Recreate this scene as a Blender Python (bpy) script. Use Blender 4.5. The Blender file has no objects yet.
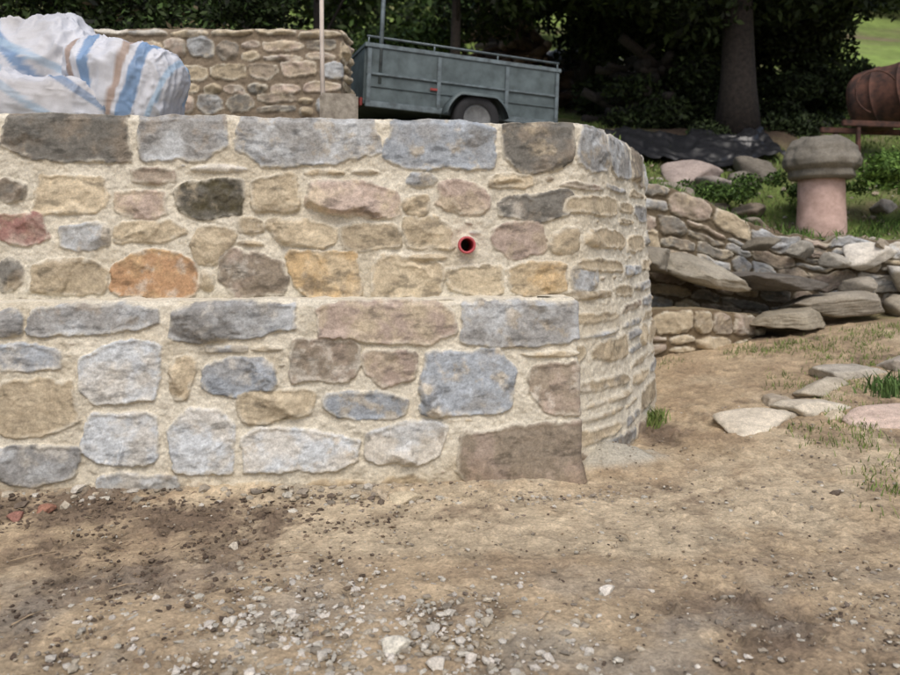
import bpy, bmesh, math, random
import numpy as np
from mathutils import Vector, Matrix, Euler
rng=np.random.default_rng(7); random.seed(7)

# ------------------------------------------------------------ helpers
def lin(c,k=1.0):
    c=np.array(c[:3],float)/255.0
    return np.where(c<=0.04045,c/12.92,((c+0.055)/1.055)**2.4)*k
def _h(ix,iy,s):
    n=(ix*374761393+iy*668265263+s*974634533)&0xffffffff
    n=((n^(n>>13))*1274126177)&0xffffffff
    n=n^(n>>16)
    return (n&0xffff)/65535.0
def n2(x,y,s=0):
    x=np.asarray(x,float); y=np.asarray(y,float)
    xf=np.floor(x); yf=np.floor(y); ix=xf.astype(np.int64); iy=yf.astype(np.int64)
    fx=x-xf; fy=y-yf; fx=fx*fx*(3-2*fx); fy=fy*fy*(3-2*fy)
    a=_h(ix,iy,s); b=_h(ix+1,iy,s); c=_h(ix,iy+1,s); d=_h(ix+1,iy+1,s)
    return ((a+(b-a)*fx)*(1-fy)+(c+(d-c)*fx)*fy)*2-1
def fbm(x,y,f=1,o=4,s=0,g=.5):
    r=0; a=1; t=0
    for i in range(o):
        ca,sa=math.cos(i*.9+.4),math.sin(i*.9+.4)
        r=r+a*n2((x*ca-y*sa)*f,(x*sa+y*ca)*f,s+i*17); t+=a; a*=g; f*=2.03
    return r/t
def n3(p,f,s=0,o=3):
    return (fbm(p[...,0]+.3*p[...,2],p[...,1],f,o,s)+fbm(p[...,1]+5,p[...,2],f,o,s+5)+fbm(p[...,2]+9,p[...,0],f,o,s+9))/1.8
def sst(a,b,x):
    t=np.clip((x-a)/(b-a),0,1); return t*t*(3-2*t)
def mix(a,b,m):
    return a+(b-a)*m
def mesh_from(name,V,F,C,mat,smooth=True,parent=None):
    V=np.asarray(V,np.float32).reshape(-1,3); F=np.asarray(F,np.int32); k=F.shape[1]
    me=bpy.data.meshes.new(name)
    me.vertices.add(len(V)); me.vertices.foreach_set('co',V.ravel())
    me.loops.add(F.size); me.loops.foreach_set('vertex_index',F.ravel())
    me.polygons.add(len(F)); me.polygons.foreach_set('loop_start',np.arange(0,F.size,k,dtype=np.int32))
    me.update(calc_edges=True); me.validate()
    if C is not None:
        ca=me.color_attributes.new(name='Col',type='FLOAT_COLOR',domain='POINT')
        C4=np.ones((len(V),4),np.float32); C4[:,:3]=np.clip(np.asarray(C).reshape(-1,3),.008,.9)
        ca.data.foreach_set('color',C4.ravel())
    me.polygons.foreach_set('use_smooth',np.full(len(me.polygons),smooth))
    me.materials.append(mat)
    ob=bpy.data.objects.new(name,me); bpy.context.collection.objects.link(ob)
    if parent: ob.parent=parent
    return ob
def grid_faces(n,m):
    i=np.arange(n*m).reshape(n,m)
    return np.stack([i[:-1,:-1],i[1:,:-1],i[1:,1:],i[:-1,1:]],-1).reshape(-1,4)
def empty(name,loc=(0,0,0),rot=(0,0,0)):
    e=bpy.data.objects.new(name,None); bpy.context.collection.objects.link(e)
    e.location=loc; e.rotation_euler=rot; return e

def mat_col(name,scales=((25,.25),(110,.2)),bump=.4,bscale=60,rough=.9,bdist=.01,spec=.2):
    m=bpy.data.materials.new(name); m.use_nodes=True; nt=m.node_tree; N=nt.nodes; L=nt.links
    b=N['Principled BSDF']; b.inputs['Roughness'].default_value=rough
    b.inputs['Specular IOR Level'].default_value=spec
    at=N.new('ShaderNodeAttribute'); at.attribute_name='Col'
    tc=N.new('ShaderNodeTexCoord'); cur=at.outputs['Color']
    for sc,am in scales:
        no=N.new('ShaderNodeTexNoise'); no.inputs['Scale'].default_value=sc; no.inputs['Detail'].default_value=6
        no.inputs['Roughness'].default_value=.65
        L.new(tc.outputs['Object'],no.inputs['Vector'])
        mr=N.new('ShaderNodeMapRange'); mr.inputs['From Min'].default_value=.3; mr.inputs['From Max'].default_value=.7
        mr.inputs['To Min'].default_value=1-am; mr.inputs['To Max'].default_value=1+am
        L.new(no.outputs['Fac'],mr.inputs['Value'])
        mx=N.new('ShaderNodeVectorMath'); mx.operation='SCALE'
        L.new(cur,mx.inputs[0]); L.new(mr.outputs['Result'],mx.inputs['Scale']); cur=mx.outputs['Vector']
    L.new(cur,b.inputs['Base Color'])
    if bump>0:
        no=N.new('ShaderNodeTexNoise'); no.inputs['Scale'].default_value=bscale; no.inputs['Detail'].default_value=8
        no.inputs['Roughness'].default_value=.7
        L.new(tc.outputs['Object'],no.inputs['Vector'])
        bp=N.new('ShaderNodeBump'); bp.inputs['Strength'].default_value=bump; bp.inputs['Distance'].default_value=bdist
        L.new(no.outputs['Fac'],bp.inputs['Height']); L.new(bp.outputs['Normal'],b.inputs['Normal'])
    return m
def mat_plain(name,c,rough=.6,metal=0,var=.25,sc=12,c2=None,bump=.15):
    m=bpy.data.materials.new(name); m.use_nodes=True; nt=m.node_tree; N=nt.nodes; L=nt.links
    b=N['Principled BSDF']; b.inputs['Roughness'].default_value=rough; b.inputs['Metallic'].default_value=metal
    tc=N.new('ShaderNodeTexCoord'); no=N.new('ShaderNodeTexNoise'); no.inputs['Scale'].default_value=sc
    no.inputs['Detail'].default_value=7; no.inputs['Roughness'].default_value=.65
    L.new(tc.outputs['Object'],no.inputs['Vector'])
    cr=N.new('ShaderNodeValToRGB'); c=lin(c); d=lin(c2) if c2 is not None else c*(1-var)
    cr.color_ramp.elements[0].position=.35; cr.color_ramp.elements[1].position=.65
    cr.color_ramp.elements[0].color=(*d,1); cr.color_ramp.elements[1].color=(*(c*(1+var*.3)),1)
    L.new(no.outputs['Fac'],cr.inputs['Fac']); L.new(cr.outputs['Color'],b.inputs['Base Color'])
    bp=N.new('ShaderNodeBump'); bp.inputs['Strength'].default_value=bump; bp.inputs['Distance'].default_value=.01
    L.new(no.outputs['Fac'],bp.inputs['Height']); L.new(bp.outputs['Normal'],b.inputs['Normal'])
    return m
M_STONE=mat_col('stone_and_mortar',((18,.14),(80,.22)),.6,60,.9,.008)
M_DIRT=mat_col('dirt',((9,.16),(60,.30)),1.0,50,.95,.018)
M_ROCK=mat_col('rock',((30,.2),(120,.2)),.6,60,.9,.01)
M_LEAF=mat_col('foliage',((3,.3),),0,10,.7)
M_GRASS=mat_col('grass_ground',((2,.25),(25,.35)),.8,20,.95,.05)
M_BARK=mat_plain('bark',(50,43,38),.95,0,.5,14,(28,24,22),.9)

# ------------------------------------------------------------ stone wall builder
MORTAR=lin((207,200,183))
CL=dict(G=(152,151,148),D=(120,117,110),B=(160,166,172),L=(196,200,202),P=(178,161,148),R=(150,114,106),
        C=(196,182,156),Y=(200,174,134),O=(184,148,114),T=(176,162,138),W=(206,200,188),K=(84,78,58),N=(150,138,122))
def stone(Sv,Zv,S,Z,H,C,b,col,prot,seed,rel=1.0):
    s0,z0,s1,z1=b; r=np.random.default_rng(seed)
    i0,i1=np.searchsorted(Sv,[s0-.04,s1+.04]); j0,j1=np.searchsorted(Zv,[z0-.04,z1+.04])
    if i1-i0<2 or j1-j0<2: return
    s=S[i0:i1,j0:j1]; z=Z[i0:i1,j0:j1]
    a=(s1-s0)/2; c=(z1-z0)/2
    X=s-(s0+s1)/2; Y=z-(z0+z1)/2
    mn=min(a,c)
    w=min(.030,mn*.27)
    wx=fbm(s,z,9,4,seed%97,.6)*w; wy=fbm(s,z,9,4,seed%89+40,.6)*w
    X=X+wx; Y=Y+wy
    ds=[]
    for k in range(8):
        ang=k*math.pi/4
        if k in (2,6): ang+=r.uniform(-1,1)*min(.16,.05*a/c if a<c else .10*c/a+.03)
        if k in (0,4): ang+=r.uniform(-.26,.26)
        nx,ny=math.cos(ang),math.sin(ang)
        if k%2:
            nx,ny=(nx*c,ny*a); q=math.hypot(nx,ny); nx/=q; ny/=q
            an=math.atan2(ny,nx)+r.uniform(-.3,.3); nx,ny=math.cos(an),math.sin(an)
            full=a*abs(nx)+c*abs(ny)
            off=full-min(r.choice([.012,.025,.04,.065,.09]),full*.32)
        else: off=(c if k in(2,6) else a)*r.uniform(.95,1.02)
        ds.append(off-(X*nx+Y*ny))
    kk=min(.009,mn*.14)
    d=-kk*np.log(sum(np.exp(-np.clip(q/kk,-60,60)) for q in ds))
    m=sst(0,.010,d)
    f=None; Xw=X+wx*.8; Yw=Y+wy*.8
    for k in range(6):
        gx,gy=r.normal(0,.40,2)*rel
        q=r.uniform(.006,.045)*rel+gx*(Xw-r.uniform(-a,a)*.8)+gy*(Yw-r.uniform(-c,c)*.8)
        f=q if f is None else np.minimum(f,q)
    f=np.clip(f,-.022,.048)
    f=f+.5*np.clip(fbm(s,z,5,3,seed%59),-.4,.4)*.03*rel
    h=prot*(1-np.exp(-np.clip(d,0,1)/.016))+f*sst(0,.045,d)+fbm(s,z,11,5,seed%67,.62)*.012*rel*sst(0,.02,d)
    h=np.maximum(h,.002)
    H[i0:i1,j0:j1]=mix(H[i0:i1,j0:j1],h,m)
    base=lin(CL[col])
    tint={'Y':'C','O':'Y','P':'C','R':'P','C':'T','G':'L','D':'N','B':'G','L':'W','T':'C','W':'L','K':'D','N':'P'}[col]
    tcol=lin(CL[tint]); t2=lin(CL[r.choice(list('CTNTWC'))])
    p1=sst(-.15,.4,fbm(s,z,6,5,seed%53,.6))[...,None]; p2=sst(.05,.45,fbm(s,z,9,5,seed%47+3,.65))[...,None]*.55
    cc=mix(mix(base,tcol,p1*.7),t2,p2)
    st=sst(.08,.5,fbm(s*.6,z*1.6,12,5,seed%37+11,.65))[...,None]*.45
    cc=cc*(1-st)*(1+.26*fbm(s,z,38,4,seed%43+1)[...,None])*r.uniform(.86,1.08)
    sm=(sst(.04,.002,d)*sst(-.2,.3,fbm(s,z,16,4,seed%31)))[...,None]*.85
    cc=mix(cc,MORTAR*.93,sm)
    C[i0:i1,j0:j1]=mix(C[i0:i1,j0:j1],cc,m[...,None])
def dense(pts,ds=.02,sm=8):
    P=np.array(pts,float); L=np.r_[0,np.cumsum(np.hypot(*np.diff(P,axis=0).T))]
    t=np.arange(0,L[-1],ds); Q=np.c_[np.interp(t,L,P[:,0]),np.interp(t,L,P[:,1])]
    if sm:
        for _ in range(sm):
            Q[1:-1]=(Q[:-2]+2*Q[1:-1]+Q[2:])/4
    return Q
def build_wall(name,Q,Sv,Zv,top,boxes,back=.4,batter=None,seed=1,mort=MORTAR,parent=None,hole=None,toptint=None):
    cum=np.r_[0,np.cumsum(np.hypot(*np.diff(Q,axis=0).T))]
    S,Z=np.meshgrid(Sv,Zv,indexing='ij')
    H=fbm(S,Z,6,4,seed)*.012+fbm(S,Z,24,4,seed+3,.62)*.012-.004
    C=mort[None,None]*(1+.12*fbm(S,Z,3,4,seed+5)[...,None]+.18*fbm(S,Z,45,3,seed+6)[...,None])
    C=mix(C,mort*np.array([.76,.71,.63]),(sst(-.05,.5,fbm(S,Z,2.2,5,seed+9,.6)))[...,None]*.55)
    for i,(b,col,prot,rel) in enumerate(boxes): stone(Sv,Zv,S,Z,H,C,b,col,prot,seed*1000+i*13+7,rel)
    if hole:
        hs,hz,hr=hole; rr=np.hypot(S-hs,Z-hz); H=np.where(rr<hr,-.30,H); 
        ring=sst(hr+.03,hr+.012,rr); H=np.where(rr<hr,H,mix(H,.004,ring)); C=mix(C,mort*.95,ring[...,None])
        C=np.where((rr<hr)[...,None],mort*.25,C)  # mortar colour darkened inside the hole to stand in for its shade
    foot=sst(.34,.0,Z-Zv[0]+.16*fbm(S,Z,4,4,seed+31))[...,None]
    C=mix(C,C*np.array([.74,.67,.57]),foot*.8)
    px=np.interp(Sv,cum,Q[:,0]); py=np.interp(Sv,cum,Q[:,1])
    tx=np.interp(Sv,cum,np.gradient(Q[:,0])); ty=np.interp(Sv,cum,np.gradient(Q[:,1])); q=np.hypot(tx,ty); nx=ty/q; ny=-tx/q
    zt=top(Sv,px); z0,z1=Zv[0],Zv[-1]
    Zw=z0+(Z-z0)*((zt-z0)/(z1-z0))[:,None]
    off=H.copy()
    if batter is not None: off+=batter(Sv)[:,None]*(1-(Z-z0)/(z1-z0))
    off-=.02*sst(.035,.0,zt[:,None]-Zw)*(1+.8*fbm(S,Z,12,3,seed+41))
    X=px[:,None]+nx[:,None]*off; Y=py[:,None]+ny[:,None]*off
    offs=np.array([.012,.03,.06,.1,.15,.22,.3,.4])*back/.4
    TX=[];TY=[];TZ=[];TC=[]
    for k,o in enumerate(offs):
        e=(H[:,-1]-.02)*max(0,1-o/.05)
        TX.append(px-nx*(o-e)); TY.append(py-ny*(o-e))
        TZ.append(zt+.006+.014*fbm(Sv,Sv*0+o,9,4,seed+21)+.006*k/8)
        mm=.35+.65*sst(.0,.08,np.full_like(Sv,o))
        TC.append(mix(C[:,-1],(mort if toptint is None else toptint)*(1+.15*fbm(Sv,Sv*0+o,12,4,seed+23))[:,None],mm[:,None]))
    TX.append(px-nx*back*1.02); TY.append(py-ny*back*1.02); TZ.append(np.full_like(Sv,z0)); TC.append(C[:,0])
    X=np.c_[X,np.array(TX).T]; Y=np.c_[Y,np.array(TY).T]; Zw=np.c_[Zw,np.array(TZ).T]; C=np.concatenate([C,np.array(TC).transpose(1,0,2)],1)
    V=np.stack([X,Y,Zw],-1)
    return mesh_from(name,V,grid_faces(*X.shape),C,M_STONE,True,parent)
def fillers(boxes,s0,s1,z0,z1,n,seed,cols='CTGWPN',smin=.016,smax=.06):
    r=np.random.default_rng(seed); B=[b[0] for b in boxes]; out=[]
    for _ in range(n):
        a=r.uniform(smin,smax); c=a*r.uniform(.35,.8); x=r.uniform(s0,s1); z=r.uniform(z0,z1)
        bb=(x-a,z-c,x+a,z+c); g=.006
        if all(bb[2]+g<q[0] or bb[0]-g>q[2] or bb[3]+g<q[1] or bb[1]-g>q[3] for q in B):
            B.append(bb); out.append((bb,r.choice(list(cols)),.014,.4))
    return out
def rubble(s0,s1,z0,z1,hmin,hmax,wmin,wmax,seed,cols,gap=.018,prot=.03,rel=1):
    r=np.random.default_rng(seed); out=[]; z=z0
    while z<z1-hmin*.5:
        h=min(r.uniform(hmin,hmax),z1-z); 
        if z1-(z+h)<hmin*.6: h=z1-z
        s=s0-r.uniform(0,wmin)
        while s<s1:
            w=r.uniform(wmin,wmax); g=gap*r.uniform(.5,1.2)/1
            dz=r.uniform(-.03,.03)
            col=r.choice(list(cols))
            if h>hmin*1.35 and r.random()<.3:
                k=r.uniform(.35,.65)
                out.append(((s+g/2,z+g/2+dz,s+w-g/2,z+h*k-g/2+dz),col,prot,rel))
                out.append(((s+g/2,z+h*k+g/2+dz,s+w-g/2,z+h-g/2+dz),r.choice(list(cols)),prot,rel))
            else:
                out.append(((s+g/2,z+g/2+dz,s+w-g/2,z+h-g/2+dz),col,prot,rel))
            s+=w
        z+=h
    return out

# ------------------------------------------------------------ main retaining wall (two tiers, rounded corner)
SL=.096; UA=5.346; LA=5.118; SC=math.sqrt(1+SL*SL); X0=-8.0
def elev(A):   # survey grid of the facade -> metres along the wall, height
    def f(u,v):
        k=(u-450)/780; y=A/(1-SL*k); return ((k*y-X0)*SC, 1.55+(250-v)/780*y)
    return f
def conv(lst,A,prot=.028):
    f=elev(A); out=[]
    for it in lst:
        u0,v0,u1,v1,c=it[:5]; rel=it[5] if len(it)>5 else .9
        s0,z1=f(u0,v0); s1,z0=f(u1,v1); zc1=f((u0+u1)/2,v0)[1]; zc0=f((u0+u1)/2,v1)[1]
        if A==LA and u1>=578: s1+=.06
        out.append(((s0,zc0,s1,zc1),c,prot*(1 if len(it)<7 else it[6]),rel))
    return out
upper=[(-150,104,-6,163,'D',.7),(0,104,131,163,'D',.7),(135,105,231,163,'G',.7),(234,106,380,168,'G',.7),(384,112,498,170,'B',.8),(500,114,577,174,'D',.7),
 (-4,176,29,205,'D'),(33,173,110,216,'C'),(114,188,168,220,'P'),(130,165,178,186,'N'),(174,178,246,220,'K',.5),(250,171,300,214,'C'),(188,164,248,175,'W'),
 (302,168,345,177,'C'),(305,178,399,219,'P'),(402,171,438,190,'G'),(400,193,430,217,'T'),(435,179,493,217,'P'),(488,171,534,190,'C'),(497,190,577,223,'D'),
 (-4,212,53,250,'R'),(56,222,112,254,'G'),(110,220,187,244,'C'),(189,224,234,266,'T'),(236,217,266,237,'C'),(266,216,339,248,'C'),(341,221,403,253,'T'),
 (404,214,455,250,'C'),(489,219,548,258,'P'),(549,225,582,255,'T'),(350,168,380,176,'T'),
 (-4,254,26,295,'D'),(27,257,108,295,'T'),(110,248,198,300,'O'),(217,250,288,300,'N'),(288,249,361,300,'Y'),(369,254,445,300,'C'),(446,263,505,297,'C'),
 (506,259,568,299,'Y'),(570,260,612,294,'G'),(198,268,217,292,'C'),(236,239,264,248,'T'),(404,253,450,262,'C')]
lower=[(-150,303,-7,339,'G',.6),(-4,306,25,337,'G',.6),(26,300,163,337,'G',.6),(167,298,300,342,'G',.7),(313,299,458,345,'P',.6),(459,299,581,349,'G',.7),
 (-4,341,64,373,'B'),(78,341,164,404,'L',1.3),(168,354,196,402,'T'),(204,344,250,355,'G'),(198,357,277,399,'B',1.1),(288,336,360,384,'N'),(362,348,417,386,'P'),
 (418,347,517,416,'B',1.2),(529,361,580,417,'N',.8),(-4,376,81,438,'T'),(236,387,316,424,'C'),(322,389,410,420,'B'),(84,411,161,466,'L',1.3),(168,405,238,476,'L',1.4),
 (242,426,362,473,'L',1.1),(366,418,446,465,'W',1.1),(453,422,583,490,'N',.8),(-4,442,80,488,'G'),(96,471,180,500,'L'),(376,472,429,493,'C'),(228,479,282,493,'C'),
 (250,345,284,353,'C'),(521,350,578,358,'C'),(298,477,372,493,'T')]
UB=conv(upper,UA); LB=conv(lower,LA,.033)
Qm=dense([(X0,UA+SL*X0),(.86,UA+SL*.86),(.98,5.53),(1.14,5.78),(1.47,6.46),(1.78,7.2),(1.95,7.95),(1.98,8.8),(1.85,9.95)],.02,14)
cumQ=np.r_[0,np.cumsum(np.hypot(*np.diff(Qm,axis=0).T))]
s_left=(-3.0-X0)*SC; s_c=(.87-X0)*SC; s_end=cumQ[-1]-.02
UB+=rubble(.2,s_left-.72,0.1,2.1,.15,.26,.2,.5,5,'CTGPN')+rubble(.2,s_left-.72,2.12,2.46,.3,.34,.6,.9,6,'GD',.02)
UB+=rubble(s_c+.08,s_end,0.0,2.08,.14,.27,.40,.95,12,'CTGCNTGTCG',.055,.026,.7)
UB+=[((s_c+.03,2.10,s_c+.50,2.47),'G',.028,.7),((s_c+.53,2.12,s_c+1.25,2.47),'G',.028,.7),((s_c+1.28,2.12,s_c+1.9,2.47),'D',.028,.7),((s_c+1.93,2.12,s_c+2.5,2.47),'G',.028,.7),((s_c+2.53,2.12,s_c+3.2,2.47),'G',.028,.7)]
UB+=fillers(UB,s_left,s_end,1.15,2.4,2500,3)
LB+=rubble(.2,s_left-.72,0.02,1.05,.15,.3,.25,.6,8,'BLGTN')+rubble(.2,s_left-.72,1.03,1.24,.2,.22,.6,.9,9,'GP',.02)
LB+=fillers(LB,s_left,s_c,.05,1.05,1500,4)
wall=empty('stone_retaining_wall')
Sv=np.r_[np.arange(.2,s_left,.04),np.arange(s_left,s_end,.0072)]
Zv=np.r_[np.arange(0,1.1,.012),np.arange(1.1,2.446,.0072)]
hs,hz=elev(UA)(467,245)
build_wall('upper_tier',Qm,Sv,Zv,lambda s,x:2.442+.014*fbm(s,s*0,2.2,3,77)+.010*fbm(s,s*0,11,3,78)-.012*np.clip((x+2.9)/3.7,0,1),UB,.42,
   lambda s:.13*sst(s_c-.05,s_c+.8,s),seed=3,parent=wall,hole=(hs,hz,.050),toptint=MORTAR*.6)
Ql=dense([(X0,LA+SL*X0),(.845,LA+SL*.845),(.875,LA+SL*.855+.45)],.012,3)
cumL=np.r_[0,np.cumsum(np.hypot(*np.diff(Ql,axis=0).T))]
Svl=np.r_[np.arange(.2,s_left,.04),np.arange(s_left,cumL[-1]-.02,.0068)]
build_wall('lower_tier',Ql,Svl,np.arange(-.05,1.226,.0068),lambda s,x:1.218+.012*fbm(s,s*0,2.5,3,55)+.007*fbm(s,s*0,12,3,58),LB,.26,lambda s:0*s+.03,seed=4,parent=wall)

# red drain pipe
xp=X0+hs/SC; yp=UA+SL*xp
def lathe(name,prof,seg,mat,loc=(0,0,0),rot=(0,0,0),parent=None,jit=0,smooth=True,seed=0,col=None,jf=3):
    a=np.linspace(0,2*math.pi,seg+1); P=np.array(prof)
    V=np.stack([P[:,0][None]*np.cos(a)[:,None],P[:,0][None]*np.sin(a)[:,None],np.repeat(P[:,1][None],seg+1,0)],-1)
    if jit:
        k=jit*n3(V,jf,seed); V[...,0]*=(1+k); V[...,1]*=(1+k); V[...,2]+=.5*k*(V[...,2]-V[...,2].min()); V[-1]=V[0]
    C=None
    if col is not None:
        C=np.ones(V.shape)*col*(1+.35*n3(V,4,seed+3)+.2*n3(V,12,seed+8))[...,None]
    o=mesh_from(name,V,grid_faces(seg+1,len(prof)),C,mat,smooth,parent); o.location=loc; o.rotation_euler=rot; return o
M_PIPE=mat_plain('red_plastic',(186,84,88),.55,0,.25,20)
lathe('drain_pipe',[(.044,.28),(.044,-.002),(.047,-.005),(.056,-.005),(.059,-.002),(.059,.25)],40,M_PIPE,(xp,yp-.056,hz),(-math.pi/2,0,.096))

# ------------------------------------------------------------ lower ground
def gz(x,y):
    r=.14*np.clip(x-1.0,0,5.5)*sst(3.8,7.5,y)+.17*sst(7.0,9.0,y)*sst(.8,1.8,x)
    r=r+.03*sst(-1,-3,x)*sst(4,5,y)
    r=r+.026*fbm(x,y,.9,3,101)
    r=r+.17*np.exp(-(((x-1.12)/.34)**2+((y-5.62)/.22)**2))
    wy=LA+SL*x
    r=r+.05*sst(.30,.0,wy-y)*sst(1.0,.7,x)
    return r
def axis(a,fa,fb,b,f,grow=1.25):
    c=list(np.arange(fa,fb,f)); st=f; L=[]; p=fa
    while p>a: st*=grow; p-=st; L.append(p)
    R=[]; st=f; p=c[-1]
    while p<b: st*=grow; p+=st; R.append(p)
    return np.array(L[::-1]+c+R)
gx=axis(-90,-3.4,4.2,90,.0115,1.18)
gy=np.r_[axis(-90,2.3,5.3,5.31,.0115,1.2)[:-1],np.arange(5.31,10.6,.022),[11,13,18,30,60,90]]
GX,GY=np.meshgrid(gx,gy,indexing='ij')
f1=fbm(GX,GY,2.5,5,201); f2=fbm(GX,GY,9,5,202); f3=fbm(GX,GY,38,3,203)
darkm=sst(.05,.65,fbm(GX,GY,2.3,6,210,.65)*1.1+.75*np.exp(-(((GX+2.0)/1.5)**2+((GY-4.6)/.3)**2))+.65*np.exp(-(((GX+1.6)/.5)**2+((GY-3.65)/.35)**2))+.5*np.exp(-(((GX-1.8)/.7)**2+((GY-3.2)/.5)**2))+.5*np.exp(-(((GX-1.75)/.5)**2+((GY-6.2)/.6)**2))-.1)
pale=sst(.0,.55,fbm(GX,GY,1.6,6,220,.6)+.75*np.exp(-(((GX-.3)/1.5)**2+((GY-4.4)/.5)**2))+.5*np.exp(-(((GX+.3)/.7)**2+((GY-3.1)/.4)**2))+.45*np.exp(-(((GX-2.4)/1.0)**2+((GY-5.3)/.9)**2)))
crumb=np.clip(fbm(GX,GY,26,3,232)-.05,0,1)*sst(-.2,.5,fbm(GX,GY,3,4,233))
GZ=gz(GX,GY)+f2*.018+f3*.006+(np.clip(fbm(GX,GY,22,4,230),0,1)**2)*.09*darkm+crumb*.035
GC=mix(lin((182,162,133)),lin((162,142,116)),sst(-.4,.4,f1)[...,None])
GC=mix(GC,lin((106,91,78)),(darkm*.8)[...,None]); GC=mix(GC,lin((204,188,160)),(pale*.65*(1-darkm))[...,None])
GC=mix(GC,lin((158,149,135)),(sst(.0,.5,fbm(GX,GY,3.1,4,250))*sst(4.2,3.2,GY)*.6)[...,None])
GC=GC*(1+.38*f2+.3*f3)[...,None]
foot=np.exp(-(((GX-1.15)/.42)**2+((GY-5.62)/.25)**2))
GC=mix(GC,MORTAR*.75,sst(.25,.7,foot+.3*f2)[...,None])
wf=sst(.16,.02,LA+SL*GX-GY+.08*f2)*(GX<.9)
GC=mix(GC,MORTAR*.68,(wf*.6*sst(-.2,.3,f1))[...,None])
gm=sst(.1,.5,fbm(GX,GY,1.3,4,240)+1.3*sst(3.0,4.2,GX-.35*(GY-6))-.9)*sst(4.5,5.5,GY)
GC=mix(GC,lin((116,116,74)),(gm*.6)[...,None])
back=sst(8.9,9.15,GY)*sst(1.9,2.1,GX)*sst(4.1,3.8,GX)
GC=mix(GC,lin((60,52,44)),back[...,None])  # shade of the gap below the slabs, put into the floor colour
mesh_from('ground',np.stack([GX,GY,GZ],-1),grid_faces(*GX.shape),GC,M_DIRT)

# ------------------------------------------------------------ rocks
def rock_base(sub,seed,cuts=11,lo=.5,hi=.88):
    bm=bmesh.new(); bmesh.ops.create_icosphere(bm,subdivisions=sub,radius=1)
    V=np.array([v.co for v in bm.verts]); F=np.array([[v.index for v in f.verts] for f in bm.faces]); bm.free()
    r=np.random.default_rng(seed); D=V/np.linalg.norm(V,axis=1)[:,None]; rad=np.ones(len(V))*1.2
    for _ in range(cuts):
        n=r.normal(size=3); n/=np.linalg.norm(n); c=r.uniform(lo,hi); dp=D@n
        rad=np.minimum(rad,np.where(dp>.05,c/np.maximum(dp,.05),9))
    V=D*rad[:,None]*1.2
    if sub>2: V*= (1+.05*n3(V,2.5,seed)+.05*n3(V,7,seed+4))[:,None]
    return V,F
ROCKS={s:[rock_base(s,100*s+i) for i in range(10)] for s in (1,2,4)}
def rocks(name,items,sub,mat,parent=None,smooth=False):
    VV=[];FF=[];CC=[];o=0
    for i,(x,y,z,sx,sy,sz,rz,ti,c) in enumerate(items):
        V,F=ROCKS[sub][i%10]
        R=np.array(Matrix.Rotation(rz,3,'Z')@Matrix.Rotation(ti,3,'X'))
        W=(V*np.array([sx,sy,sz]))@R.T+np.array([x,y,z])
        VV.append(W);FF.append(F+o);o+=len(V)
        cc=np.ones((len(V),3))*c
        if sub>2: cc=cc*(1+.35*n3(V,2.5,i)+.2*n3(V,9,i+3))[:,None]
        CC.append(cc)
    return mesh_from(name,np.concatenate(VV),np.concatenate(FF),np.concatenate(CC),mat,smooth,parent)
pc=[(192,186,172),(178,168,150),(158,148,132),(204,197,184),(148,138,124),(180,166,144),(134,121,108)]
it=[]
def peb(n,cx,cy,sx,sy,rmin,rmax,cols=pc,long=0):
    for _ in range(n):
        x=rng.normal(cx,sx) if sx<5 else rng.uniform(-3.3,3.8); y=rng.normal(cy,sy) if sy<5 else rng.uniform(2.4,7)
        if y>LA+SL*x-.05 and x<1.0: continue
        if x>.8 and y>5.3+max(0,(x-.9))*1.9: continue
        if y<2 : continue
        r=rmin+(rmax-rmin)*rng.random()**3
        if long: it.append((x,y,float(gz(x,y))+.006,rng.uniform(.01,long),.0016,.0014,rng.uniform(0,6.3),rng.uniform(-.1,.1),lin(cols[rng.integers(len(cols))])))
        else: it.append((x,y,float(gz(x,y))+r*.15,r*rng.uniform(.8,1.5),r*rng.uniform(.7,1.2),r*rng.uniform(.4,.8),rng.uniform(0,6.3),rng.uniform(-.3,.3),lin(cols[rng.integers(len(cols))])*rng.uniform(.65,1.05)))
peb(3800,0,0,9,9,.002,.015)
peb(2600,-.35,3.05,.5,.3,.003,.024,pc[:4]+[(208,200,188)])
peb(900,-.5,3.5,.6,.3,.003,.016)
peb(700,1.65,3.3,.4,.35,.003,.018)
peb(600,-1.5,3.0,.6,.3,.003,.014)
peb(700,0,4.9,1.6,.15,.003,.02)
peb(350,-1.5,4.85,1.2,.10,.005,.04,pc+[(110,98,86)])
rocks('gravel',it,1,M_ROCK)
it=[]; dk=[(112,98,84),(128,112,96),(102,88,76),(142,124,104)]
peb(2200,-1.9,4.62,.9,.18,.002,.020,dk); peb(1300,-1.5,3.65,.4,.35,.002,.018,dk); peb(600,-1.1,4.1,.5,.3,.002,.016,dk); peb(600,1.7,3.2,.5,.4,.003,.014,dk); peb(4000,0,0,9,9,.002,.011,dk+[(165,148,124),(158,140,116)])
rocks('soil_clods',it,1,M_DIRT)
it=[]; peb(600,0,0,9,9,0,0,[(186,172,140),(120,100,80),(160,140,110)],.045); peb(250,-1.6,4.0,.6,.4,0,0,[(150,130,104),(110,92,76),(96,80,66)],.06)
rocks('straw_litter',it,1,M_ROCK)
def one(name,x,y,sx,sy,sz,rz,c,dz=0,ti=0,z=None):
    zz=float(gz(x,y)) if z is None else z
    return rocks(name,[(x,y,zz+dz,sx,sy,sz,rz,ti,lin(c))],4,M_ROCK,None,True)
one('loose_stone',-.22,3.03,.055,.04,.026,.3,(206,200,184),.01)
one('loose_stone',-.05,2.9,.04,.03,.02,1,(200,192,178),.008)
one('loose_stone',.70,3.5,.04,.02,.018,.6,(206,198,186),.006)
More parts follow.
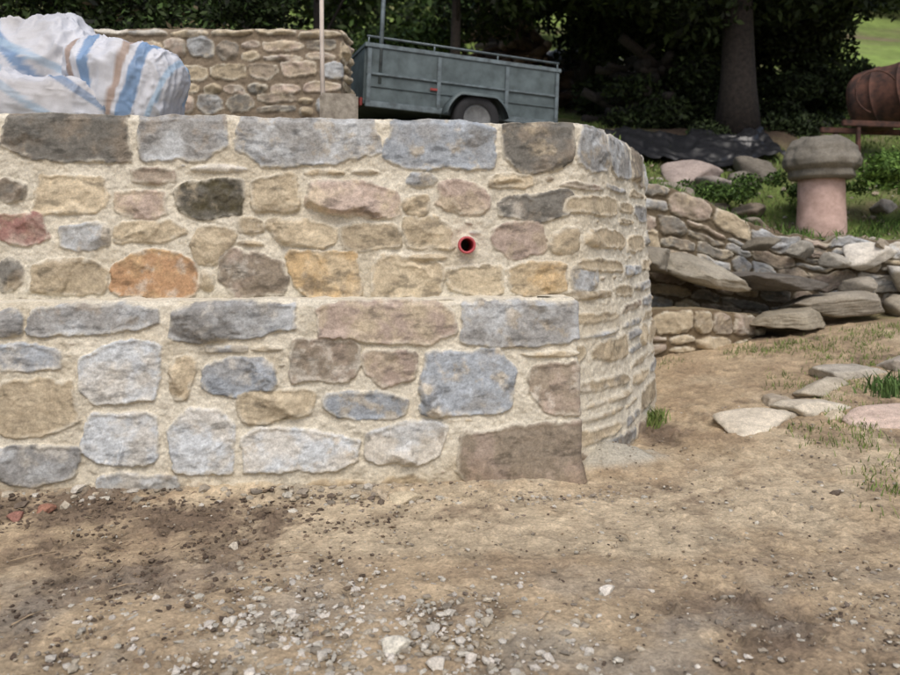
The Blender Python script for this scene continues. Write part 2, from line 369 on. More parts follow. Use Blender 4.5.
one('loose_stone',-1.12,4.05,.03,.02,.02,1.6,(196,186,168),.006)
one('loose_stone',-.3,4.85,.10,.06,.035,.2,(188,174,148),.0)
one('brick_fragment',-2.38,4.58,.05,.04,.025,.3,(150,110,92),.015)
one('brick_fragment',-2.48,4.45,.045,.035,.025,1.3,(140,102,90),.015)
E=[(2.42,6.25,.36,.2,.12,.35,(198,188,170)),(2.98,6.45,.26,.17,.12,.2,(186,177,160)),(3.32,6.95,.32,.16,.11,.3,(172,163,146)),
   (3.55,6.10,.34,.16,.12,.15,(192,172,158)),(2.85,6.75,.2,.12,.10,.5,(166,155,138)),(3.75,7.3,.3,.2,.12,.2,(172,165,152)),(4.35,7.4,.35,.2,.14,.5,(166,157,144)),(4.3,6.2,.35,.22,.14,.2,(180,164,150)),(3.1,6.25,.13,.09,.07,.9,(186,173,150)),(2.7,6.38,.1,.07,.06,.2,(182,171,150))]
rocks('stone_edging',[(x,y,float(gz(x,y))-.02,a,b,c*.8,r,0,lin(col)) for x,y,a,b,c,r,col in E],4,M_ROCK,None,True)

def tube(name,pts,rad,mat,seg=10,parent=None,col=None,jit=0):
    P=np.array(pts,float); n=len(P); T=np.gradient(P,axis=0); T/=np.linalg.norm(T,axis=1)[:,None]
    up=np.array([0,0,1.]) if abs(T[0,2])<.9 else np.array([1.,0,0])
    A=np.cross(T,up); A/=np.linalg.norm(A,axis=1)[:,None]; B=np.cross(T,A)
    R=np.broadcast_to(np.asarray(rad,float),(n,)); a=np.linspace(0,2*math.pi,seg+1)
    V=P[:,None]+R[:,None,None]*(A[:,None]*np.cos(a)[None,:,None]+B[:,None]*np.sin(a)[None,:,None])
    if jit:
        V=V+ (jit*R)[:,None,None]*n3(V,2.5/max(R.max(),.02)*.3,5)[...,None]*(V-P[:,None])/R[:,None,None]; V[:,-1]=V[:,0]
    ends=np.concatenate([np.repeat(P[:1],seg+1,0)[None],V,np.repeat(P[-1:],seg+1,0)[None]])
    return mesh_from(name,ends,grid_faces(n+2,seg+1),None if col is None else np.ones(ends.shape)*col,mat,True,parent)
M_TWIG=mat_plain('dry_wood',(170,150,122),.9,0,.4,30)
for i,(x,y,l,a) in enumerate([(-.42,3.35,.16,2.0),(-1.55,3.55,.12,.4),(-1.0,3.3,.14,2.6),(.95,4.1,.12,1.9),(-.9,3.9,.18,.2),(-2.2,3.9,.2,.6),(.35,3.2,.1,.9),(-1.8,3.2,.14,1.1)]):
    z=float(gz(x,y))+.012
    tube('twig',[(x,y,z),(x+l*.5*math.cos(a)+.01,y+l*.5*math.sin(a),z+.012),(x+l*math.cos(a),y+l*math.sin(a)+.01,z)],[.003,.003,.002],M_TWIG,6)

# ------------------------------------------------------------ vegetation helpers
def blades(name,pts,h,w,cols,n_per=1,spread=.05,lean=.5,zf=None):
    P=np.repeat(np.array(pts,float),n_per,0); n=len(P)
    P[:,:2]+=rng.normal(0,spread,(n,2))
    if zf is not None: P[:,2]=zf(P[:,0],P[:,1])-.005
    a=rng.uniform(0,2*math.pi,n); hh=h*rng.uniform(.4,1.2,n); ww=w*rng.uniform(.6,1.3,n)
    la=rng.uniform(0,2*math.pi,n); ll=rng.uniform(.1,lean,n)*hh
    d=np.c_[np.cos(a),np.sin(a),0*a]*ww[:,None]/2; le=np.c_[np.cos(la),np.sin(la),0*la]*ll[:,None]
    up=np.c_[0*a,0*a,hh]
    V=np.stack([P-d,P+d,P+d*.8+up*.6+le*.4,P-d*.8+up*.6+le*.4,P+up+le+d*.1,P+up+le-d*.1],1)
    b=np.arange(n)[:,None]*6; F=np.concatenate([b+np.array([0,1,2,3]),b+np.array([3,2,4,5])])
    cs=np.array([lin(c) for c in cols])[rng.integers(0,len(cols),n)]*rng.uniform(.7,1.2,(n,1))
    C=np.repeat(cs[:,None],6,1)
    return mesh_from(name,V,F,C,M_LEAF,False)
def leaf_cloud(name,clumps,n,size,cols,parent=None,seed=0,flat=.5):
    r=np.random.default_rng(seed); K=np.array(clumps,float)
    if K.shape[1]<6: K=np.c_[K[:,:4],K[:,3],K[:,3]]
    w=K[:,3]*K[:,4]*K[:,5]
    idx=r.choice(len(K),n,p=(w**.8)/(w**.8).sum())
    d=r.normal(size=(n,3)); d/=np.linalg.norm(d,axis=1)[:,None]
    q=r.random(n)**.45
    q*=1+.35*n3(d*1.7+idx[:,None]*3.1,1.3,seed)
    P=K[idx,:3]+d*q[:,None]*K[idx,3:6]
    nrm=r.normal(size=(n,3)); nrm[:,2]+=flat; nrm/=np.linalg.norm(nrm,axis=1)[:,None]
    t=np.cross(nrm,r.normal(size=(n,3))); t/=np.linalg.norm(t,axis=1)[:,None]; b=np.cross(nrm,t)
    s=size*r.uniform(.5,1.4,n)[:,None]
    V=np.stack([P-t*s,P-b*s*.45,P+t*s,P+b*s*.45],1)
    cs=np.array([lin(c) for c in cols]); ci=cs[np.clip((r.random(n)*.6+.4*(K[idx,0]*7.3%1))*len(cols),0,len(cols)-1).astype(int)]*r.uniform(.6,1.25,(n,1))
    return mesh_from(name,V,np.arange(n*4).reshape(n,4),np.repeat(ci[:,None],4,1),M_LEAF,False,parent)
GR=[(108,128,66),(128,146,80),(92,110,56),(146,150,96)]
blades('weed_clump',[(1.72,6.55,0),(1.78,6.7,0)],.12,.012,GR,90,.05,.8,gz)
blades('weed_clump',[(3.72,6.62,0),(3.85,6.7,0)],.13,.02,[(80,104,58),(100,126,70)],110,.10,.9,gz)
gp=[(rng.uniform(2.2,5.5),rng.uniform(4.6,8.2),0) for _ in range(70)]
gp=[p for p in gp if p[0]>2.45+.30*abs(p[1]-5.6) ]
gp+=[(2.75,5.7,0),(2.8,5.15,0),(2.9,4.7,0),(3.3,5.5,0),(2.65,4.4,0)]+[(rng.uniform(2.0,5.5),rng.uniform(8.3,8.75),0) for _ in range(22)]
blades('grass',gp,.055,.008,GR,50,.09,.9,gz)

# ------------------------------------------------------------ terrace and hillside
RW=np.array([(1.85,9.95),(2.6,10.0),(3.3,10.05),(4.4,9.95),(5.6,9.7),(7.0,9.4),(12,9.0),(90,9.0)])
def rtop(x): return np.interp(x,[1.8,2.5,3.0,3.4,3.9,4.6,5.4,7,12,90],[2.48,2.42,2.3,2.12,1.86,1.72,1.70,1.75,1.9,1.9])
cx_=Qm[:,0]; cy_=Qm[:,1]; msk=(cx_<1.975)&(cy_<8.4)
def ymin(x):
    xs=np.r_[cx_[msk],1.99,RW[:,0][RW[:,0]>2.0]]; ys=np.r_[cy_[msk],9.9,RW[:,1][RW[:,0]>2.0]]
    o=np.argsort(xs); r=np.interp(x,xs[o],ys[o]); return np.where(x<-8,UA+SL*-8,r)
def hz_(x,y):
    t=np.clip(y-ymin(x),0,500)
    Hh=np.interp(y,[4,6,9,13,20,30,40,60,90,130,200],[2.40,2.46,2.82,3.35,5.2,8.7,12.6,22,38,60,95])
    e=np.where(x<1.95,2.415,rtop(x)-.03)
    k=np.where(x<1.95,sst(0,1.2,t),sst(0,4.5,t))
    return e+(Hh-e)*k
tx_=axis(-120,-7,9,120,.055,1.15); tt=np.r_[np.arange(.16,3,.05),np.arange(3,16,.13),np.arange(16,60,.8),np.arange(60,170,6)]
TX,TT=np.meshgrid(tx_,tt,indexing='ij'); TY=ymin(TX)+TT
TZ=hz_(TX,TY)+fbm(TX,TY,1.2,4,301)*.06*sst(0,1.5,TT)+fbm(TX,TY,9,4,302)*.02+fbm(TX,TY,.12,3,303)*1.2*sst(15,40,TT)
gr=sst(-.25,.2,fbm(TX,TY,.7,4,310)+.5*sst(8.5,11,TY)*1.0-.35*sst(3,0,TT)*(TX<1.9)-.3)
TC=mix(lin((126,110,92)),lin((104,118,64)),gr[...,None]*np.ones(3))
TC=mix(TC,lin((128,148,78)),(sst(13,22,TY)*sst(-.3,.3,fbm(TX,TY,.3,4,311)))[...,None])
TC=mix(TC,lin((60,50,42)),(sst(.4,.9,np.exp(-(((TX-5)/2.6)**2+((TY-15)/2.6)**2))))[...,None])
TC=TC*(1+.35*fbm(TX,TY,5,4,312))[...,None]
mesh_from('hillside',np.stack([TX,TY,TZ],-1),grid_faces(*TX.shape),TC,M_GRASS)
n=14000; X=rng.uniform(-6,9,n); Y=rng.uniform(8.5,22,n); ok=(Y>ymin(X)+.5)&(fbm(X,Y,.7,3,310)>-.2)&(np.exp(-(((X-5)/2.2)**2+((Y-15)/2.2)**2))<.5)
P=np.c_[X,Y,X*0][ok]
blades('grass',P,.09,.02,[(90,112,58),(108,130,66),(124,144,78),(112,110,74)],4,.12,.9,hz_)
gp=[(x,float(ymin(x))+rng.uniform(.15,1.2),0) for x in rng.uniform(2.4,7.5,40)]
blades('weeds',gp,.14,.018,[(84,108,54),(100,128,62),(70,92,46)],40,.10,1.0,hz_)
it=[]
for _ in range(900):
    x=rng.uniform(-4,1.5); y=float(ymin(x))+.2+rng.random()**2*2.5; r=.006+.03*rng.random()**3
    it.append((x,y,float(hz_(x,y))+r*.3,r*1.3,r,r*.7,rng.uniform(0,6),0,lin(pc[rng.integers(7)])*.85))
for _ in range(500):
    x=rng.uniform(2.4,8); y=float(ymin(x))+.2+rng.random()*3; r=.01+.05*rng.random()**3
    it.append((x,y,float(hz_(x,y))+r*.3,r*1.3,r,r*.7,rng.uniform(0,6),0,lin(pc[rng.integers(7)])*.8))
rocks('rubble_stones',it,1,M_ROCK)

# ------------------------------------------------------------ back garden wall on the terrace
Qb=dense([(-8,8.1),(-1.12,8.0),(-1.06,8.42)],.012,4)
cb=np.r_[0,np.cumsum(np.hypot(*np.diff(Qb,axis=0).T))]
BB=rubble(3.0,cb[-1],2.4,3.74,.11,.24,.18,.46,21,'NTDPGNGDTP',.014,.03,1.2)
BB+=rubble(3.0,cb[-1],3.76,3.86,.1,.1,.3,.6,22,'TWC',.012,.045,.6)
build_wall('garden_wall',Qb,np.arange(3.0,cb[-1]-.02,.0125),np.arange(2.3,3.842,.0125),lambda s,x:3.82+.016*fbm(s,s*0,3,3,65)+.012*fbm(s,s*0,9,3,66),BB,.35,None,seed=6,mort=lin((128,115,98)))
def box(name,size,loc,mat,rot=(0,0,0),parent=None,bev=.01,jit=0,seed=0):
    bm=bmesh.new(); bmesh.ops.create_cube(bm,size=1)
    for v in bm.verts: v.co=Vector((v.co.x*size[0],v.co.y*size[1],v.co.z*size[2]))
    if bev: bmesh.ops.bevel(bm,geom=bm.edges[:],offset=bev,segments=2,affect='EDGES')
    if jit:
        bmesh.ops.subdivide_edges(bm,edges=bm.edges[:],cuts=3,use_grid_fill=True)
        for v in bm.verts:
            p=np.array(v.co)*1.0; k=float(n3(p,4,seed)); v.co+=v.co.normalized()*jit*k
    me=bpy.data.meshes.new(name); bm.to_mesh(me); bm.free(); me.materials.append(mat)
    for p in me.polygons: p.use_smooth=False
    o=bpy.data.objects.new(name,me); bpy.context.collection.objects.link(o); o.location=loc; o.rotation_euler=rot
    if parent: o.parent=parent
    return o
M_BLOCK=mat_plain('cut_stone',(158,151,138),.9,0,.3,14,(120,112,100),.6)
box('stone_block',(.32,.3,.42),(-.94,6.6,2.64),M_BLOCK,(0,0,.15),None,.02,.02,3)
M_POLE=mat_plain('pale_wood_pole',(214,202,190),.8,0,.2,9)
tube('wooden_post',[(-1.07,6.62,2.3),(-1.09,6.63,3.4),(-1.10,6.64,5.2)],[.020,.019,.018],M_POLE,10)

# ------------------------------------------------------------ right hand walls and steps
Qr=dense([(1.7,9.93)]+[tuple(p) for p in RW[1:7]],.03,6); cr=np.r_[0,np.cumsum(np.hypot(*np.diff(Qr,axis=0).T))]
RB=rubble(0,cr[-1],.2,2.5,.18,.42,.24,.65,31,'GTDNTGNGND',.012,.055,1.6)
RB=[(b,('W' if (b[0]>3.4 and (i*7)%4==0) else c),p,r) for i,(b,c,p,r) in enumerate(RB)]
build_wall('dry_stone_wall',Qr,np.arange(.02,min(cr[-1]-.05,7.5),.013),np.arange(.2,2.5,.015),lambda s,x:rtop(x)+.09*fbm(s,s*0,3.5,3,85),RB,.4,None,seed=7,mort=lin((104,93,76)),toptint=lin((150,142,124)))
Qs=dense([(1.9,8.72),(2.9,8.82),(3.35,9.0),(3.75,9.35),(3.8,9.8)],.03,5); cs_=np.r_[0,np.cumsum(np.hypot(*np.diff(Qs,axis=0).T))]
SB=rubble(0,cs_[-1],.1,.93,.16,.28,.22,.5,41,'TCNGTN',.014,.05,1.2)
build_wall('low_stone_wall',Qs,np.arange(.02,cs_[-1]-.05,.013),np.arange(.1,.93,.014),lambda s,x:.88-.1*sst(2.6,3.7,x)+.035*fbm(s,s*0,4,3,95),SB,.28,None,seed=8,mort=lin((108,94,74)),toptint=lin((140,128,104)))
def slab(name,x,y,z,sx,sy,sz,rot,c,seed):
    V,F=rock_base(5,seed,14,.55,.92); V=np.sign(V)*np.abs(V)**.8
    V=V*np.array([sx,sy,sz]); V+=.05*n3(V,2.2,seed)[:,None]*np.array([.6,.6,.5])+.016*n3(V,8,seed+2)[:,None]; R=np.array(Euler(rot).to_matrix()); V=V@R.T+np.array([x,y,z])
    return mesh_from(name,V,F,np.ones_like(V)*lin(c)*(1+.35*n3(V,3,seed)+.3*n3(V,10,seed+5))[:,None],M_ROCK,True)
slab('stone_slab',2.98,9.36,1.31,.50,.55,.12,(.02,.26,-.15),(156,149,134),61)
slab('stone_slab',3.78,9.42,1.18,.52,.5,.11,(.0,.02,.05),(100,95,88),62)
slab('stone_slab',4.6,9.38,.90,.62,.32,.12,(.0,-.08,.1),(134,127,114),63)
slab('stone_slab',2.30,9.42,1.46,.36,.5,.17,(.0,.05,.2),(134,128,116),64)
slab('stone_step',3.95,9.05,.74,.42,.25,.10,(0,-.05,.15),(142,134,118),65)
it=[]
for i,(x,y,z,s,c) in enumerate([(5.1,9.62,1.46,.24,(204,198,186)),(5.5,9.5,1.22,.24,(176,171,160)),(4.75,9.62,1.4,.16,(158,153,142)),(4.35,9.75,1.55,.18,(150,146,136)),(4.95,9.45,1.08,.22,(144,137,124)),(5.8,9.35,1.0,.22,(180,173,160)),(5.4,9.25,.9,.24,(158,149,132)),(3.9,9.8,1.62,.15,(120,114,102)),(5.3,9.6,1.62,.12,(150,140,124))]):
    it.append((x,y,z,s*1.25,s*.6,s*.55,i*1.3,.3,lin(c)))
rocks('wall_boulders',it,4,M_ROCK,None,True)
it=[]
for i,(x,y,s,c) in enumerate([(3.7,12.3,.34,(164,150,142)),(4.1,12.0,.3,(142,134,126)),(4.5,12.2,.26,(128,122,112)),(3.3,11.6,.16,(140,132,120)),(4.9,12.6,.3,(116,110,100)),(4.3,11.3,.2,(148,136,122)),(3.9,11.4,.14,(130,121,108)),(5.6,11.8,.2,(130,121,108)),(6.2,11.2,.18,(140,134,126)),(3.2,10.9,.16,(134,125,114)),(4.2,10.7,.13,(144,135,122))]):
    it.append((x,y,float(hz_(x,y))+s*.2,s*1.3,s,s*.6,i*2.1,.25,lin(c)))
rocks('boulders',it,4,M_ROCK,None,True)
# black plastic sheeting thrown on the slope
M_TARP=mat_plain('black_plastic',(34,35,38),.35,0,.3,6,None,.1)
ux,uy=np.meshgrid(np.linspace(2.7,5.6,90),np.linspace(12.7,13.9,50),indexing='ij')
ex=ux+.25*fbm(ux,uy,1.1,3,901); ey=uy+.3*fbm(ux,uy,1.3,3,902)
ez=hz_(ex,ey)+.05+.16*(1-np.abs(fbm(ux,uy,1.8,4,903)))**2
mesh_from('plastic_sheet',np.stack([ex,ey,ez],-1),grid_faces(90,50),None,M_TARP)

# pillar with stone cap
pil=empty('capped_stone_pillar',(5.02,10.55,0))
M_PLAST=mat_plain('pink_render',(200,172,162),.9,0,.25,4,(160,134,122),.5)
prof=lambda L,k: [(float(np.interp(t,np.arange(len(L)),[p[0] for p in L])),float(np.interp(t,np.arange(len(L)),[p[1] for p in L]))) for t in np.linspace(0,len(L)-1,(len(L)-1)*k+1)]
lathe('pillar_shaft',prof([(0,1.7),(.32,1.7),(.315,1.9),(.30,2.2),(.295,2.52),(0,2.52)],4),40,M_PLAST,(0,0,0),(0,0,0),pil,.03)
lathe('pillar_cap',prof([(0,2.50),(.38,2.50),(.42,2.53),(.43,2.62),(.46,2.64),(.50,2.68),(.50,2.76),(.47,2.82),(.45,2.86),(.43,2.93),(.36,3.01),(.26,3.06),(.12,3.08),(0,3.08)],4),80,M_ROCK,(0,0,0),(0,0,0),pil,.13,True,4,lin((118,113,103)),7)
# rusty drum on an iron frame
dr=empty('rusty_barrel',(7.0,12.2,3.97),(math.radians(84),math.radians(0),math.radians(38)))
M_RUST=mat_plain('rust',(98,66,54),.85,.1,.4,5,(44,34,32),.6)
lathe('drum_body',prof([(0,-.66),(.30,-.65),(.42,-.60),(.48,-.52),(.49,-.45),(.495,-.22),(.515,-.2),(.495,-.18),(.49,0),(.495,.18),(.515,.2),(.495,.22),(.49,.45),(.48,.52),(.42,.60),(.30,.65),(0,.66)],3),48,M_RUST,(0,0,0),(0,0,0),dr,.05)
st=empty('iron_frame',(6.95,12.2,0))
for dx in(-.75,.5):
    for dy in(-.35,.35): box('leg',(.06,.06,.5),(dx,dy,3.2),M_RUST,parent=st)
for dy in(-.35,.35): box('beam',(1.8,.07,.09),(-.1,dy,3.45),M_RUST,(0,.03,.02),parent=st)
ho=[(6.35+.32*math.cos(a),11.6,3.9+.32*math.sin(a)) for a in np.linspace(.6,4.4,24)]
tube('bent_metal_hoop',ho,.014,M_RUST,8)

# ------------------------------------------------------------ trailer
M_TR=mat_plain('trailer_paint',(92,104,106),.6,.15,.35,4,(66,76,77),.15)
M_TRF=mat_plain('galvanised_steel',(116,128,132),.6,.4,.3,9,(84,92,94))
M_TY=mat_plain('tyre_rubber',(38,38,40),.85,0,.3,20)
M_RIM=mat_plain('painted_rim',(120,122,122),.6,.2,.3,20)
M_RED=mat_plain('red_lens',(150,58,48),.3)
tr=empty('utility_trailer',(-.97,8.72,2.83),(0,math.radians(2.4),math.atan2(.85,2.27)))
Lt=2.42; Wt=1.3; zb=.36; zt_=1.0
def tb(n,s,l,m=M_TR,bev=.006,rot=(0,0,0)): return box(n,s,l,m,rot,tr,bev)
tb('floor',(Lt,Wt,.05),(Lt/2,Wt/2,zb+.02))
for nm,y in(('near_side_panel',0),('far_side_panel',Wt)):
    tb(nm,(Lt,.03,zt_-zb),(Lt/2,y,(zt_+zb)/2))
    sgn=-1 if y==0 else 1
    tb(nm+'_top_rail',(Lt+.05,.06,.05),(Lt/2,y,zt_+.02),M_TRF)
    tb(nm+'_mid_fold',(Lt,.03,.028),(Lt/2,y+sgn*.022,zb+.34),M_TRF)
    tb(nm+'_low_fold',(Lt,.02,.02),(Lt/2,y+sgn*.018,zb+.20),M_TR)
    tb(nm+'_bottom_rail',(Lt,.05,.07),(Lt/2,y+sgn*.012,zb+.0),M_TRF)
    for x in (.03,.86,1.72,Lt-.03): tb(nm+'_stake',(.045,.022,zt_-zb-.04),(x,y+sgn*.030,(zt_+zb)/2),M_TRF,.004)
for nm,x in(('tailgate',0),('headboard',Lt)):
    tb(nm,(.03,Wt-.04,zt_-zb),(x,Wt/2,(zt_+zb)/2)); tb(nm+'_rail',(.05,Wt,.05),(x,Wt/2,zt_+.022),M_TRF)
for y in(0,Wt):
    tube('ladder_rail',[(.0,y,zt_+.12),(Lt/2,y,zt_+.115),(Lt,y,zt_+.11)],.014,M_TRF,8,tr)
    for x in(.02,.8,1.6,Lt-.02): tube('rail_support',[(x,y,zt_),(x,y,zt_+.07),(x,y,zt_+.12)],.010,M_TRF,8,tr)
tube('rear_upright',[(.16,0,zt_-.4),(.17,0,zt_+.5),(.19,0,zt_+1.3)],.026,M_TRF,8,tr)
for y in(-.14,Wt+.14):
    lathe('wheel_tyre',[(.17,-.075),(.2,-.085),(.26,-.08),(.285,-.055),(.288,0),(.285,.055),(.26,.08),(.2,.085),(.17,.075)],36,M_TY,(1.28,y,.28),(math.pi/2,0,0),tr)
    lathe('wheel_rim',[(0,-.04),(.05,-.05),(.06,-.03),(.13,-.02),(.15,-.06),(.175,-.07),(.178,.07),(.14,.05),(.06,.03),(0,.03)],28,M_RIM,(1.28,y,.28),(math.pi/2,0,0),tr)
    A=np.linspace(math.radians(8),math.radians(172),22); g=[]
    for a in A:
        r=.36; z=.27+min(r*math.sin(a),.30); g.append([(1.28+r*1.08*math.cos(a),y+dy,z+dz) for dy,dz in((-.12,-.035),(-.12,0),(.12,0),(.12,-.035))])
    g=np.array(g); mesh_from('mudguard',g,grid_faces(len(A),4),None,M_TR,True,tr)
tube('axle',[(1.28,-.1,.28),(1.28,.6,.28),(1.28,Wt+.1,.28)],.03,M_TRF,8,tr)
tube('drawbar',[(Lt-.4,.35,zb-.04),(Lt+.3,.5,zb-.05),(Lt+1.1,Wt/2,zb-.05)],.035,M_TRF,8,tr)
tube('drawbar_brace',[(Lt-.4,Wt-.35,zb-.04),(Lt+.3,Wt-.5,zb-.05),(Lt+1.1,Wt/2,zb-.05)],.035,M_TRF,8,tr)
tb('side_reflector',(.09,.014,.03),(.80,-.036,zb+.24),M_RED,.004)
tb('tail_light',(.03,.18,.09),(-.03,.14,zb+.03),M_RED,.004); tb('tail_light',(.03,.18,.09),(-.03,Wt-.14,zb+.03),M_RED,.004)

# ------------------------------------------------------------ builders' sacks
M_SACK=mat_col('woven_plastic',((6,.12),(220,.08)),.25,180,.55,.003,.4)
def sack(name,loc,a,b,c,rot,seed,stripes,ear=.0,nu=210,nv=130):
    th=np.linspace(0,2*math.pi,nu+1); ph=np.linspace(-math.pi/2,math.pi/2,nv)
    T,Pp=np.meshgrid(th,ph,indexing='ij'); se=lambda x,e:np.sign(x)*np.abs(x)**e
    x=se(np.cos(Pp),.62)*se(np.cos(T),.7); y=se(np.cos(Pp),.62)*se(np.sin(T),.7); z=se(np.sin(Pp),.75)
    V=np.stack([x*a,y*b,z*c],-1)
    V[...,2]+=ear*c*np.clip(np.abs(x),0,1)**3*(z>0)*np.clip(z,0,1)+.28*c*np.exp(-((x-.1)/.22)**2)*np.clip(z,0,1)*(ear>.2)
    D=np.stack([x,y,z],-1); D/=np.linalg.norm(D,axis=-1)[...,None]
    n1=n3(V,2.2,seed); rid=1-np.abs(n3(V*np.array([1,1,.5]),4,seed+3,2)); rid2=1-np.abs(n3(V*np.array([1.3,1,.5]),9,seed+8)); rid3=1-np.abs(n3(V*np.array([1,1,.8]),20,seed+18))
    V=V+D*(n1*.08+(rid**5)*.05+(rid2**4)*.026+(rid3**4)*.008-.04)[...,None]
    V[...,2]=np.maximum(V[...,2],-c*.82+.02*n1)
    V[-1]=V[0]
    C=np.ones(V.shape)*lin((196,198,204))
    dt=V[...,0]+.06*n1
    for (pos,wd,sl,col) in stripes:
        q=dt*math.cos(sl)+V[...,2]*math.sin(sl)-pos
        C=mix(C,np.ones(3)*lin(col),(sst(wd/2+.008,wd/2-.004,np.abs(q)))[...,None]*.8)
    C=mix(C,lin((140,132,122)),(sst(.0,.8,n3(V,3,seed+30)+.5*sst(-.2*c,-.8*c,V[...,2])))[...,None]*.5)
    o=mesh_from(name,V,grid_faces(nu+1,nv),C,M_SACK,True); o.location=loc; o.rotation_euler=rot; return o
BL=(84,126,168); BR=(150,124,104); LBl=(150,176,198)
sack('rubble_sack',(-3.06,5.95,2.82),.62,.42,.42,(0,.16,.05),3,[(-.38,.08,.35,BL),(-.2,.05,.35,LBl),(.0,.08,.9,BL),(.3,.07,-.5,BL),(.12,.05,1.3,LBl)],.25)
sack('rubble_sack',(-2.40,5.78,2.73),.46,.34,.36,(.05,.20,-.1),9,[(-.28,.05,.25,BR),(-.16,.08,.2,BL),(.06,.05,-.1,BR),(.17,.09,-.15,BL),(.33,.03,-.25,LBl)],.1)
sack('rubble_sack',(-2.95,5.62,2.58),.52,.26,.22,(0,.1,.15),15,[(-.3,.05,1.1,BL),(0,.05,1.1,LBl),(.25,.05,1.1,BL)],0)
sack('rubble_sack',(-3.9,5.8,2.8),.5,.42,.4,(0,-.1,.2),21,[(-.1,.07,.3,BL),(.2,.05,.3,BR)],.2)

# ------------------------------------------------------------ trees and shrubs
DKC=[(36,43,27),(44,55,31),(56,68,38),(32,37,25)]
MDC=[(58,76,40),(74,96,50),(92,114,60),(48,62,36)]
def tree(name,x,y,r,h,clumps,n,size,cols,seed,limbs=6):
    e=empty(name,(0,0,0)); z=float(hz_(x,y))
    t=np.linspace(0,1,9); pts=[(x+.12*math.sin(k*3+seed)*k,y+.1*math.cos(k*4)*k,z-.2+h*k) for k in t]
    tube('trunk',pts,[r*(1.35 if k==0 else 1)*(1-.75*k) for k in t],M_BARK,16,e,None,.25)
    for i in range(limbs):
        c=clumps[i%len(clumps)]; k=.25+.6*i/limbs; p0=np.array([np.interp(k,t,[p[j] for p in pts]) for j in range(3)])
        p1=np.array(c[:3]); mid=(p0+p1)/2+np.array([0,0,.3])
        tube('limb',[p0,mid,p1],[r*.35,r*.2,r*.08],M_BARK,8,e)
    leaf_cloud('crown',clumps,n,size,cols,e,seed)
    return e
def cl(x,y,z,sx,sy,sz,n,r,seed):
    q=np.random.default_rng(seed); return [(x+q.uniform(-sx,sx),y+q.uniform(-sy,sy),z+q.uniform(-sz,sz),r*q.uniform(.7,1.3),r*q.uniform(.7,1.3),r*q.uniform(.5,.9)) for _ in range(n)]
tree('pine_tree',5.3,14.4,.34,9,cl(5.2,14.6,7.5,3.0,2.2,1.5,30,1.05,1),30000,.10,DKC,1,10)
tree('pine_tree',3.3,18.5,.24,9,cl(2.9,18.0,8.0,2.2,2,1.4,26,1.0,2),24000,.10,DKC,2,8)
tree('pine_tree',8.4,18,.3,9,cl(8.0,17.2,8.5,1.7,2,1.4,16,1.1,3),14000,.11,DKC,3,8)
tree('oak_tree',-3.2,12.5,.16,7,cl(-3.2,12.5,6.8,2.6,1.2,1.3,18,.8,4),14000,.08,DKC+MDC[:1],4,8)
tree('oak_tree',-1.9,11.2,.07,6,cl(-1.6,11.5,6.8,1.6,1.0,1.0,12,.7,5),8000,.07,DKC+MDC[:1],5,6)
tree('oak_tree',0.1,16,.12,8,cl(0.2,16,8.1,2.0,1.5,1.2,18,.8,6),13000,.09,DKC+MDC[:2],6,8)
leaf_cloud('hedge',cl(-3.6,10.0,4.2,2.1,.4,.9,40,.55,11)+cl(-5.5,9.8,4.4,1.5,.4,1.0,16,.6,12),26000,.05,DKC+MDC[:2]+[(84,74,54)],None,11)
leaf_cloud('shrub',cl(4.5,17.2,5.6,1.4,.7,1.3,34,.7,13),22000,.08,DKC,None,13)
leaf_cloud('shrub',cl(7.5,17.5,5.5,1.0,.8,1.3,24,.7,14),16000,.08,DKC,None,14)
leaf_cloud('shrub',cl(4.2,15.4,4.5,1.2,.4,.6,18,.4,22),11000,.06,DKC,None,22)
leaf_cloud('shrub',cl(7.2,15.5,4.5,.8,.4,.6,14,.4,23),8000,.06,DKC,None,23)
leaf_cloud('shrub',cl(-1.2,19,6.2,1.3,.8,.8,18,.6,15),8000,.08,MDC,None,15)
leaf_cloud('bush',cl(6.2,10.4,2.45,.4,.35,.35,12,.26,16),5000,.035,[(96,128,60),(118,150,74),(76,102,50)],None,16)
leaf_cloud('bush',cl(6.3,14.4,3.7,1.6,.5,.25,14,.4,17),7000,.05,DKC,None,17)
leaf_cloud('bush',cl(4.6,11.3,2.45,1.3,.5,.12,16,.2,20),5000,.03,[(70,94,46),(88,114,56),(56,74,38)],None,20)
far=[]
q=np.random.default_rng(5)
for i in range(110):
    x=q.uniform(-45,55); y=q.uniform(46,70); far.append((x,y,float(hz_(x,y))+q.uniform(1,6),3*q.uniform(.7,1.3),3,3.4*q.uniform(.7,1.4)))
leaf_cloud('distant_trees',far,50000,.42,DKC+MDC,None,31)
far=cl(-8,30,11,9,4,2,26,1.6,33)+cl(5,34,13.5,7,3,1.6,26,1.6,34)
leaf_cloud('distant_trees',far,28000,.2,DKC+MDC,None,35)
leaf_cloud('shrub',cl(-.5,12.5,4.0,.6,.3,.3,8,.3,18),4000,.05,MDC,None,18)

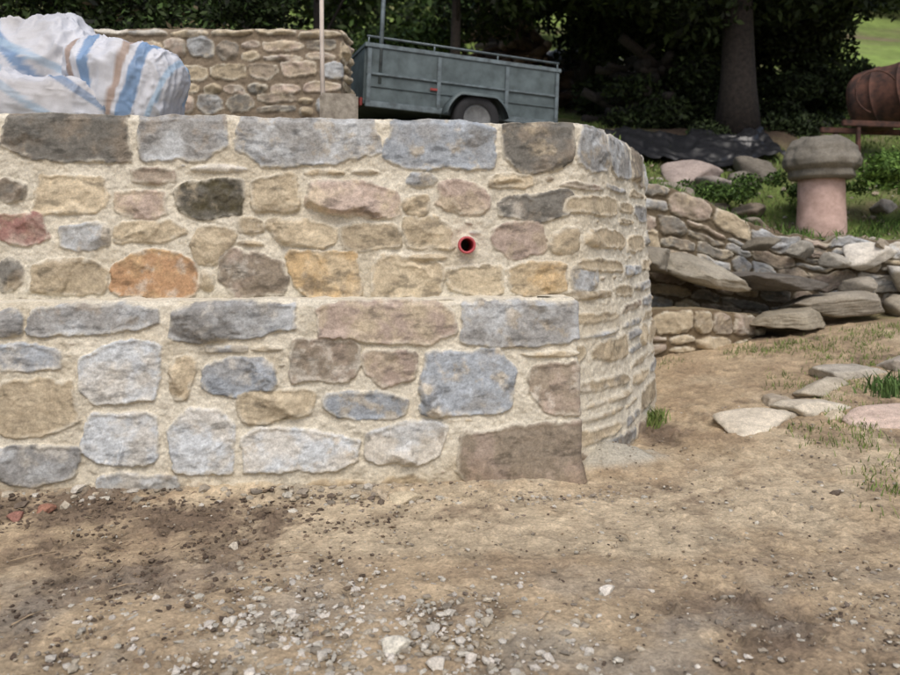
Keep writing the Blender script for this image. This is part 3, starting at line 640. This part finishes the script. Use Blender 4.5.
# tumbled logs and stone heap up the slope
def logpile(name,x,y,w,n,r,cols,seed,hh=1.6):
    e=empty(name); rr=np.random.default_rng(seed); z0=float(hz_(x,y))
    mats=[mat_plain(name+'_bark%d'%i,c,.95,0,.4,12,None,.7) for i,c in enumerate(cols)]
    for i in range(n):
        q=r*rr.uniform(.4,1.2); k=rr.random(); zz=z0+q+hh*k*.9; xx=x+rr.uniform(-.5,.5)*w*(1-.6*k); yy=y+rr.uniform(-.4,.4)
        a=rr.normal(0,.6)+(math.pi/2 if rr.random()<.35 else 0); ll=rr.uniform(.3,.75); ti=rr.normal(0,.28)
        d=np.array([math.cos(a)*ll,math.sin(a)*ll,math.sin(ti)*ll]); c=np.array([xx,yy,zz])
        tube('log',[c-d,c-d*.4+rr.normal(0,.03,3),c+d*.4+rr.normal(0,.03,3),c+d],[q,q*.95,q*.9,q*.8],mats[rr.integers(len(mats))],10,e,None,.3)
    return e
logpile('log_pile',1.35,19.5,3.4,110,.13,[(128,108,94),(104,88,76),(146,130,114),(88,76,66)],5,2.2)
logpile('log_pile',3.9,15.9,1.6,40,.10,[(50,45,42),(42,38,35),(62,57,52)],3,1.3)
it=[]
for i in range(260):
    k=q.random(); x=3.5+q.normal(0,.7)*(1-.4*k); y=q.uniform(20,21.5); s=q.uniform(.08,.28); it.append((x,y,float(hz_(x,y))+s*.4+k*1.2,s*1.2,s,s*.8,i,.3,lin((176,172,166))*q.uniform(.45,1.1)))
rocks('stone_heap',it,2,M_ROCK)

# ------------------------------------------------------------ light, camera
w=bpy.data.worlds.new('World'); bpy.context.scene.world=w; w.use_nodes=True
nt=w.node_tree; bg=nt.nodes['Background']; sk=nt.nodes.new('ShaderNodeTexSky'); sk.sky_type='NISHITA'; sk.sun_disc=False
el=math.radians(55); az=math.radians(175)
sk.sun_elevation=el; sk.sun_rotation=az; sk.dust_density=4.0; sk.air_density=1.0; sk.ozone_density=1.0
nt.links.new(sk.outputs[0],bg.inputs[0]); bg.inputs[1].default_value=.15
sd=bpy.data.lights.new('sun','SUN'); sd.energy=1.5; sd.angle=math.radians(28); sd.color=(1,.98,.94)
so=bpy.data.objects.new('sun',sd); bpy.context.collection.objects.link(so)
dirv=Vector((math.sin(az)*math.cos(el),math.cos(az)*math.cos(el),math.sin(el)))
so.rotation_euler=dirv.to_track_quat('Z','Y').to_euler()
cd=bpy.data.cameras.new('camera'); co=bpy.data.objects.new('camera',cd); bpy.context.collection.objects.link(co)
co.location=(0,0,1.55); co.rotation_euler=(math.pi/2,0,0); cd.sensor_width=36; cd.lens=31.2; cd.shift_y=-87.5/900; cd.clip_end=600
cd.dof.use_dof=True; cd.dof.focus_distance=4.5; cd.dof.aperture_fstop=2.0
bpy.context.scene.camera=co
vs=bpy.context.scene.view_settings; vs.view_transform='Standard'; vs.look='None'; vs.exposure=0
